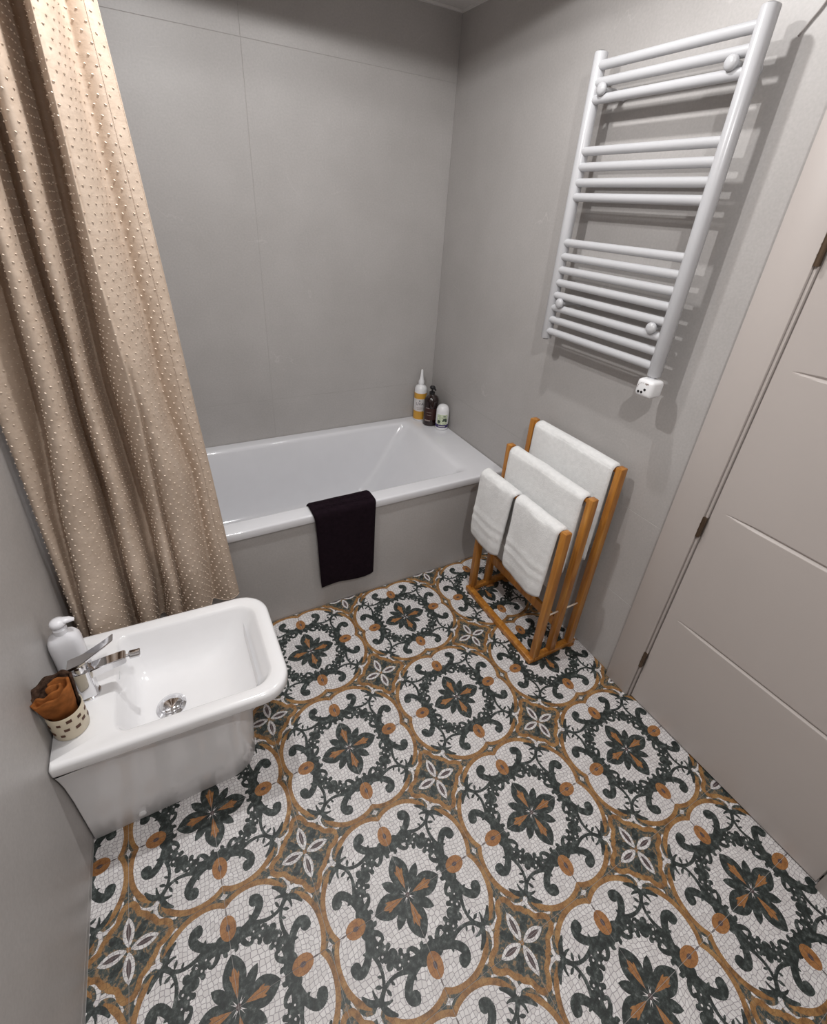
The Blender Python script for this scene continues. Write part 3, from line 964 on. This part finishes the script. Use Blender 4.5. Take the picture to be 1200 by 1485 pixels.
for ux, uz in UX:
    bm = bmesh.new(); tube(bm, [(ux, SY[0] - .0136, uz - .020), (ux, SY[1] + .0136, uz - .020)], .0095, 14)
    local(st, obj('towel_bar', bm, M['wood'], st, True, angle=.9))

def bar_prof(ux, bz, front, back, lean=.006):
    r = .0215
    c = bz
    return [(ux - r - lean, front), (ux - r - lean * .7, front + (c - front) * .35), (ux - r - lean * .3, front + (c - front) * .7), (ux - r, c - .012), (ux - r * .82, c + .008), (ux - r * .35, c + .0165), (ux + r * .35, c + .0165), (ux + r * .82, c + .008), (ux + r, c - .012), (ux + r + lean * .3, back + (c - back) * .6), (ux + r + lean * .6, back)]
def white_towel(ux, uz, front, back, y0, y1, label, seed, th=.018, grp='white towels on the bamboo stand', lean=.006, tp=None):
    t = drape('towel', M['terry'], None, bar_prof(ux, uz - .020, front, back, lean), y0, y1, th, ny=36, wob=.0038, seed=seed, band=(.085, .125), taper=tp,
              edge=lambda s, t: (.016 * (abs(2 * t - 1) ** 7) - .006 * math.sin(PI * t)) * max(0, 1 - s * 6))
    tag(t, label, 'towel', grp)
    return t
white_towel(UX[2][0], UX[2][1], .455, .50, -.985, -1.398, 'large white towel on the tallest bar of the bamboo stand, nearest the wall', 11)
white_towel(UX[1][0], UX[1][1], .425, .43, -.980, -1.394, 'large white towel on the middle bar of the bamboo stand', 12)
hand = [white_towel(UX[0][0], UX[0][1], .338, .36, -.928, -1.148, 'small white hand towel on the low front bar, the one by the tub', 13, .020, lean=.012, tp=lambda s, t: (.020 * t + .004) * max(0, 1 - 2.2 * s)),
        white_towel(UX[0][0], UX[0][1], .338, .36, -1.156, -1.400, 'small white hand towel on the low front bar, the one farther from the tub', 14, .020, lean=.014, tp=lambda s, t: (-.010 * (1 - t) + .008 * t) * max(0, 1 - 2.2 * s))]

# ---- bidet
bid = empty('bidet', (XL + .25, -1.19, 0), label='white floor-standing bidet fixed to the left wall', cat='bidet')
BZ = .420
SK = -.055
bx0 = XL + .0015
def ro(i, z, rf=.085, dx=0.0):      # outer rim loop, inset i
    return rrect(bx0 + min(i, .004), -1.243 - i - dx, -1.378 + i, -.962 - i, z, (rf, .006, .006, rf), 8, SK)
bm = bmesh.new()
loops = [rrect(bx0 + .004, -1.30, -1.345, -1.0, .374, (.075, .006, .006, .075), 8, SK),
         ro(.014, .3745, .08), ro(.004, .379), ro(.0, .386), ro(.0, .408), ro(.0025, .4155), ro(.008, .4195), ro(.014, BZ)]
def ri(x0, x1, y0, y1, z, r): return rrect(x0, x1, y0, y1, z, (r, r * .55, r * .55, r), 8, SK)
loops += [ri(-1.690, -1.283, -1.342, -1.000, BZ - .0005, .060), ri(-1.686, -1.288, -1.337, -1.005, BZ - .004, .058), ri(-1.683, -1.293, -1.333, -1.009, BZ - .012, .056),
          ri(-1.676, -1.312, -1.322, -1.018, .375, .056), ri(-1.668, -1.350, -1.305, -1.034, .325, .056), ri(-1.660, -1.385, -1.290, -1.050, .298, .06), ri(-1.652, -1.410, -1.275, -1.068, .284, .06), ri(-1.63, -1.45, -1.25, -1.10, .275, .05),
          ri(-1.60, -1.50, -1.20, -1.14, .272, .02)]
loft(bm, loops, cap0=False)
local(bid, obj('bowl', bm, M['porcelain'], bid, True))
bm = bmesh.new()
def pl(z, i, xf, r): return rrect(bx0 + .002, xf, -1.342 - i, -1.032 + i, z, (r, .004, .004, r), 8, 0)
loft(bm, [pl(.0015, -.003, -1.364, .085), pl(.0045, 0, -1.361, .088), pl(.10, .002, -1.357, .088), pl(.22, .006, -1.350, .088), pl(.30, .014, -1.342, .085), pl(.345, .024, -1.333, .082), pl(.3735, .032, -1.325, .080)], cap1=False)
local(bid, obj('pedestal', bm, M['porcelain'], bid, True, angle=.8))
bm = bmesh.new(); tube(bm, [(-1.697, -1.3415, .030), (-1.697, -1.3455, .030), (-1.697, -1.3475, .030)], [.0105, .0105, .007], 18)
local(bid, obj('fixing_cap', bm, M['white_plastic'], bid, True, angle=.7))
DX, DYc = -1.570, -1.212
bm = bmesh.new(); lathe(bm, [(.040, .2725), (.041, .278), (.033, .283), (.031, .282), (.030, .2815)], 32, DX, DYc, cap=False); lathe(bm, [(.031, .277), (.031, .2875), (.026, .291), (.010, .2935), (.002, .294)], 32, DX, DYc)
local(bid, obj('drain_plug', bm, M['chrome'], bid, True, angle=.6))
# overflow slot
bm = bmesh.new(); box(bm, -1.6835, -1.6805, -1.160, -1.128, .392, .399, .001)
local(bid, obj('overflow', bm, M['chrome'], bid, True))

# tap (fixed on the deck)
tap = empty('mixer_tap', (-1.745, -1.193, BZ), label='chrome single-lever mixer tap with swivel nozzle on the bidet deck', cat='tap')
bm = bmesh.new(); lathe(bm, [(.026, -.0005), (.026, .004), (.0235, .006)], 28)
obj('base_ring', bm, M['chrome'], tap, True, angle=.6)
bm = bmesh.new()
loft(bm, [rrect(-.0215, .0215, -.0215, .0215, z, (r,) * 4, 6) for z, r in ((.006, .012), (.05, .011), (.098, .010), (.100, .009))])
obj('body', bm, M['chrome'], tap, True, angle=.6)
bm = bmesh.new()
def srect(x, z0, z1, w): return [Vector(q) for q in ((x, -w, z0), (x, w, z0), (x, w, z1), (x, -w, z1))]
loft(bm, [srect(.018, .068, .097, .0165), srect(.045, .074, .102, .0165), srect(.100, .084, .106, .0160), srect(.104, .086, .104, .015)])
bmesh.ops.bevel(bm, geom=bm.edges[:], offset=.002, segments=2, affect='EDGES')
sp = obj('spout', bm, M['chrome'], tap, True, angle=.6)
bm = bmesh.new(); tube(bm, [(.103, 0, .0955), (.112, 0, .0955)], .0045, 12); tube(bm, [(.111, 0, .0955), (.113, 0, .0955), (.136, 0, .0935), (.138, 0, .0933)], [.009, .0115, .0115, .010], 20)
obj('nozzle', bm, M['chrome'], sp, True, angle=.6)
bm = bmesh.new()
lathe(bm, [(.020, .100), (.0215, .103), (.0215, .118), (.018, .122)], 24)
obj('cartridge_cap', bm, M['chrome'], tap, True, angle=.6)
bm = bmesh.new()
loft(bm, [[Vector((x, -w, z)), Vector((x, w, z)), Vector((x, w, z + h)), Vector((x, -w, z + h))] for x, z, w, h in ((-.024, .116, .018, .010), (.010, .124, .0175, .009), (.055, .152, .014, .006), (.090, .176, .012, .004))])
bmesh.ops.bevel(bm, geom=bm.edges[:], offset=.0015, segments=2, affect='EDGES')
obj('lever', bm, M['chrome'], tap, True, angle=.6)

# cup with square holes and rolled cloths
CX, CY = -1.779, -1.282
cup = empty('ceramic_cup', (CX, CY, BZ), label='cream cup dotted with small square brown holes on the bidet deck', cat='cup')
bm = bmesh.new(); lathe(bm, [(.030, .0005), (.0365, .001), (.0385, .004), (.0395, .040), (.0400, .082), (.0390, .0835), (.0372, .082), (.0368, .006)], 40)
obj('body', bm, M['cream'], cup, True, angle=.8)
fa = math.atan2(-2.304 - CY, -1.41 - CX)
for a, z, w, h in ((-.62, .064, .0042, .0036), (-.05, .069, .0058, .0048), (.52, .064, .0045, .0045), (-.30, .043, .0056, .0040), (.28, .036, .0056, .0048), (.72, .044, .0050, .0046), (-.62, .024, .0046, .0034), (1.15, .060, .005, .004), (1.3, .03, .005, .004), (-1.3, .055, .005, .004), (-1.15, .03, .005, .004)):
    bm = bmesh.new(); curved_patch(bm, .0392 + .0008 * z / .082, fa + a - w / .0395, fa + a + w / .0395, z - h, z + h, 3, .0009)
    obj('hole', bm, M['brownhole'], cup)

def ribbon(bm, path, z0, z1, th, slope=(0, 0), wob=.002, flare=1.0, shift=(0, 0)):
    """upright band following a plan path"""
    s = spline(path, 6)
    n = len(s)
    rings = []
    for i in range(n):
        a, b = s[max(0, i - 1)], s[min(n - 1, i + 1)]
        d = np.array([b[0] - a[0], b[1] - a[1]]); d /= np.hypot(*d) + 1e-9
        nr = np.array([-d[1], d[0]]) * th / 2
        ztop = z1 + slope[0] * s[i][0] + slope[1] * s[i][1] + wob * math.sin(i * .7)
        p0 = s[i][:2] - nr; p1 = s[i][:2] + nr
        def up_(p_, z, f): return bm.verts.new((p_[0] * f + shift[0] * (f - 1) / max(flare - 1, 1e-6), p_[1] * f + shift[1] * (f - 1) / max(flare - 1, 1e-6), z))
        rings.append([up_(p0, z0, 1), up_(p1, z0, 1), up_(p1, .078, 1), up_(p1, .088, 1 + (flare - 1) * .35), up_(p1, ztop - th * .3, flare),
                      up_(s[i], ztop, flare), up_(p0, ztop - th * .3, flare), up_(p0, .088, 1 + (flare - 1) * .35), up_(p0, .078, 1)])
    for a, b in zip(rings, rings[1:]):
        for k in range(9):
            bm.faces.new((a[k], a[(k + 1) % 9], b[(k + 1) % 9], b[k]))
    bm.faces.new(rings[0]); bm.faces.new(rings[-1][::-1])

# rust cloth folded and rolled, standing in the cup
bm = bmesh.new()
ribbon(bm, [(-.010, .004), (.004, .008), (.012, .002), (.006, -.006), (-.010, -.009), (-.022, -.007), (-.028, -.012), (-.022, -.019), (-.004, -.021), (.014, -.017), (.023, -.004), (.022, .009), (.010, .016), (-.008, .014)], .006, .158, .0046, (.28, .25), .003, 1.42, (-.004, -.004))
tag(obj('rolled_cloth', bm, M['suede'], None, True, loc=(CX, CY, BZ)), 'rolled rust brown suede cloth standing in the cream cup', 'cloth')
bm = bmesh.new()
ribbon(bm, [(.030, .006), (.026, .019), (.012, .0265), (-.006, .0275), (-.022, .0215), (-.031, .008), (-.0325, -.005)], .006, .160, .0042, (.25, .2), .004, 1.36, (-.004, -.002))
tag(obj('dark_cloth', bm, M['fur'], None, True, loc=(CX, CY, BZ)), 'dark brown shaggy cloth tucked behind the rust roll in the cup', 'cloth')

# soap dispenser
sd = empty('soap_dispenser', (-1.783, -1.090, BZ), math.radians(8), label='white pump soap dispenser at the wall end of the bidet deck', cat='soap dispenser')
def sl(z, w, d, r): return [Vector((v.x, v.y, z)) for v in rrect(-w, w, -d, d, z, (r,) * 4, 7)]
def sloop(z, w, d, r):
    return [Vector((v.x, v.y - 0.0, z)) for v in rrect(-w, w, -d, d, z, (r,) * 4, 7)]
bm = bmesh.new()
loft(bm, [sloop(z, w, d, min(w, d) * .78) for z, w, d in ((.0005, .034, .022), (.004, .038, .026), (.110, .0385, .0265), (.128, .037, .0255), (.141, .030, .022), (.148, .019, .017), (.151, .0165, .0160))])
obj('body', bm, M['soapplastic'], sd, True, angle=.9)
bm = bmesh.new(); lathe(bm, [(.0165, .1505), (.0165, .166), (.0125, .168), (.0095, .171), (.0095, .178)], 26); obj('collar', bm, M['soapplastic'], sd, True, angle=.6)
bm = bmesh.new(); lathe(bm, [(.0150, .177), (.0185, .180), (.0190, .186), (.0165, .193), (.008, .197), (.001, .198)], 26)
tube(bm, [(.002, 0, .187), (.014, -.001, .1885), (.026, -.002, .1870), (.036, -.002, .182)], [.0125, .0120, .0100, .0055], 14, squash=.7)
obj('pump_head', bm, M['soapplastic'], sd, True, angle=.8)

# ---- shower curtain
cur = empty('shower_curtain', (-1.56, -.84, .26), label='beige satin shower curtain with raised thread dots hanging at the tub', cat='curtain')
V = dict(
    R=[(.25, -1.306), (.5, -1.318), (.8, -1.330), (1.2, -1.352), (1.6, -1.375), (2.0, -1.397), (2.4, -1.41)],
    B=[(.25, -1.396), (.5, -1.390), (.84, -1.393), (1.03, -1.420), (1.16, -1.428), (1.34, -1.431), (1.75, -1.455), (2.0, -1.459), (2.4, -1.465)],
    C=[(.25, -1.512), (.42, -1.500), (.72, -1.497), (1.1, -1.490), (1.45, -1.508), (2.4, -1.506)],
    A=[(.25, -1.575), (.45, -1.556), (.8, -1.553), (1.05, -1.560), (1.2, -1.566), (1.46, -1.556), (1.75, -1.546), (2.0, -1.544), (2.4, -1.54)],
    D=[(.25, -1.652), (.62, -1.646), (.85, -1.637), (1.05, -1.640), (1.3, -1.630), (1.5, -1.632), (1.7, -1.628), (2.4, -1.622)],
    E=[(.25, -1.775), (.8, -1.758), (.95, -1.744), (1.13, -1.726), (1.25, -1.718), (1.44, -1.706), (1.8, -1.69), (2.4, -1.68)],
    S=[(.25, -1.808), (2.4, -1.812)])
def shifted(t, d): return [(z, x + d) for z, x in t]
for k, w in (('A', .0165), ('D', .0135), ('E', .0135), ('B', .007)):
    V[k + '1'] = shifted(V[k], w); V[k + '2'] = shifted(V[k], -w)
V['E1'] = [(.25, -1.770)] + V['E1'][1:]; V['E2'] = [(.25, -1.780)] + V['E2'][1:]
KEYS = ['R', 'B1', 'B2', 'C', 'A1', 'A2', 'D1', 'D2', 'E1', 'E2', 'S']
# depth of each valley line (how far back), per height
VY = dict(R=[(.25, -.815), (1, -.800), (2.4, -.800)], B=[(.25, -.800), (.9, -.795), (2.4, -.800)],
          C=[(.25, -.792), (.7, -.810), (1.05, -.860), (1.25, -.895), (2.4, -.900)],
          A=[(.25, -.780), (.56, -.780), (.75, -.735), (2.4, -.715)], D=[(.25, -.81), (.56, -.790), (.8, -.75), (2.4, -.730)],
          E=[(.25, -.905), (.5, -.88), (.8, -.82), (1.1, -.76), (2.4, -.735)], S=[(.25, -.85), (1, -.82), (2.4, -.81)])
for k in 'ABDE':
    VY[k + '1'] = VY[k + '2'] = VY[k]
AMP = {'RB1': [(.25, .030), (.8, .020), (2.4, .018)], 'B2C': [(.25, .085), (.9, .080), (1.3, .042), (2.4, .042)], 'CA1': [(.25, .105), (.9, .090), (1.3, .075), (2.4, .080)],
       'A2D1': [(.25, .115), (.6, .118), (.8, .155), (2.4, .170)], 'D2E1': [(.25, .105), (.6, .110), (.9, .145), (2.4, .165)], 'E2S': [(.25, .035), (.8, .06), (2.4, .075)],
       'B1B2': [(0, .0)], 'A1A2': [(0, -.002)], 'D1D2': [(0, .0)], 'E1E2': [(0, .0)]}
OVER = {'RB1': 0.0, 'B2C': .06, 'CA1': .22, 'A2D1': .215, 'D2E1': .22, 'E2S': .12, 'B1B2': 0, 'A1A2': 0, 'D1D2': 0, 'E1E2': 0}
NT = 16
ZT, ZB = ZC - .022, .262
zl = list(np.linspace(ZB, ZT, 110))
def cpoint(z, seg, t):
    a, b = KEYS[seg], KEYS[seg + 1]
    xa, xb = interp(z, V[a]), interp(z, V[b])
    ya, yb = interp(z, VY[a]), interp(z, VY[b])
    w = xb - xa
    s = math.sin(PI * t)
    am = interp(z, AMP[a + b])
    x = xa + w * t - OVER[a + b] * w * math.sin(2 * PI * t)
    y = ya + (yb - ya) * t - am * (abs(s) ** .62)
    # small irregularities of hanging cloth
    y += .0022 * math.sin(7 * z + 9 * (seg + t)) + .0012 * math.sin(23 * z + 17 * (seg + t))
    x += .0015 * math.sin(5 * z + 4 * seg)
    return x, y
us = []
for seg in range(len(KEYS) - 1):
    nt_ = 8 if KEYS[seg][0] == KEYS[seg + 1][0] else NT
    for k in range(nt_):
        us.append((seg, (1 - math.cos(PI * k / nt_)) / 2 * .6 + .4 * k / nt_))
us.append((len(KEYS) - 2, 1.0))
pts = np.zeros((len(zl), len(us), 3))
for i, z in enumerate(zl):
    for j, (seg, t) in enumerate(us):
        x, y = cpoint(z, seg, t)
        zz = z
        if i < 6:
            zz = z + (1 - i / 6) * (.012 * math.sin(9 * x + 1) - .02 * (y + .83))
        pts[i, j] = (max(x, XL + .004), min(y, -.779) if z < .60 else y, zz)
for _ in range(9):
    pts[:, 1:-1, :2] = pts[:, 1:-1, :2] * .5 + (pts[:, :-2, :2] + pts[:, 2:, :2]) * .25
bm = bmesh.new()
gv = [[bm.verts.new(pts[i, j]) for j in range(len(us))] for i in range(len(zl))]
for i in range(len(zl) - 1):
    for j in range(len(us) - 1):
        bm.faces.new((gv[i][j], gv[i][j + 1], gv[i + 1][j + 1], gv[i + 1][j]))
fab = local(cur, obj('fabric', bm, M['curtain'], cur, True))
# hem at the bottom and stitched side hem
bm = bmesh.new()
tube(bm, [tuple(p_ + np.array([0, 0, .001])) for p_ in pts[0]], .0022, 6)
local(cur, obj('hem', bm, M['curtain'], cur, True))
bm = bmesh.new()
jh = 7
tube(bm, [tuple(pts[i, jh] + np.array([.0, -.0006, 0])) for i in range(len(zl))], .0011, 5)
tube(bm, [tuple(pts[i, 0] + np.array([.0, -.0004, 0])) for i in range(len(zl))], .0016, 5)
local(cur, obj('side_seam', bm, M['curtain'], cur, True))
# thread dots, in staggered rows on the cloth
cen = np.cumsum(np.r_[0, np.hypot(np.diff(pts[60, :, 0]), np.diff(pts[60, :, 1]))])
verts, faces = [], []
SP = .025
rnd = random.Random(5)
rown = 0
z = ZB + .012
while z < ZT - .01:
    fi = np.interp(z, zl, range(len(zl)))
    i0 = int(min(fi, len(zl) - 2)); f = fi - i0
    line = pts[i0] * (1 - f) + pts[i0 + 1] * f
    acc = np.r_[0, np.cumsum(np.hypot(np.diff(line[:, 0]), np.diff(line[:, 1])))]
    s = SP * (.5 if rown % 2 else 1.0)
    while s < acc[-1] - .004:
        ss = s + rnd.uniform(-.002, .002)
        j = int(min(np.searchsorted(acc, ss) - 1, len(acc) - 2)); j = max(j, 0)
        t = (ss - acc[j]) / max(acc[j + 1] - acc[j], 1e-6)
        c = line[j] * (1 - t) + line[j + 1] * t
        d = line[j + 1] - line[j]; d = d / (np.linalg.norm(d) + 1e-9)
        nr = np.array([d[1], -d[0], 0.0])
        if nr[1] > 0: nr = -nr
        if True:
            # outward normal follows travel direction along the sheet
            nr = np.array([-d[1], d[0], 0.0])
        up = np.array([0, 0, 1.0])
        zz = c + np.array([0, 0, rnd.uniform(-.002, .002)])
        L_, Wd, Hh = .0034, .0016, .0024
        dd = d * math.cos(.5) + up * math.sin(rnd.uniform(.2, .8))
        dd = dd / np.linalg.norm(dd)
        ee = np.cross(nr, dd)
        for sgn in (1,):
            b0 = len(verts)
            for q in (dd * L_, ee * Wd, -dd * L_, -ee * Wd):
                verts.append(tuple(zz + q * 0.9 + nr * .0002))
            for q in (dd * L_ * .6, -dd * L_ * .5):
                verts.append(tuple(zz + q + nr * Hh))
            faces += [(b0, b0 + 1, b0 + 4), (b0 + 3, b0, b0 + 4), (b0 + 1, b0 + 5, b0 + 4), (b0 + 3, b0 + 4, b0 + 5), (b0 + 1, b0 + 2, b0 + 5), (b0 + 2, b0 + 3, b0 + 5)]
        s += SP
    z += SP * .72
    rown += 1
me = bpy.data.meshes.new('thread_dots')
me.from_pydata(verts, [], faces)
me.materials.append(M['tuft'])
tf = local(cur, link('thread_dots', me, cur))
tf['kind'] = 'stuff'
# rail on the ceiling
rl = empty('curtain_rail', (-.91, -.83, ZC), label='white curtain rail fixed to the ceiling along the tub', cat='curtain rail')
local(rl, bx('track', M['white_plastic'], rl, XL + .002, -.002, -.842, -.818, ZC - .018, ZC - .0005, .003))
for k in range(12):
    x = -1.42 - .034 * k
    bm = bmesh.new(); tube(bm, [(x, -.83, ZC - .017), (x, -.83, ZC - .028)], .0028, 8)
    local(rl, obj('glider', bm, M['white_plastic'], rl, True))
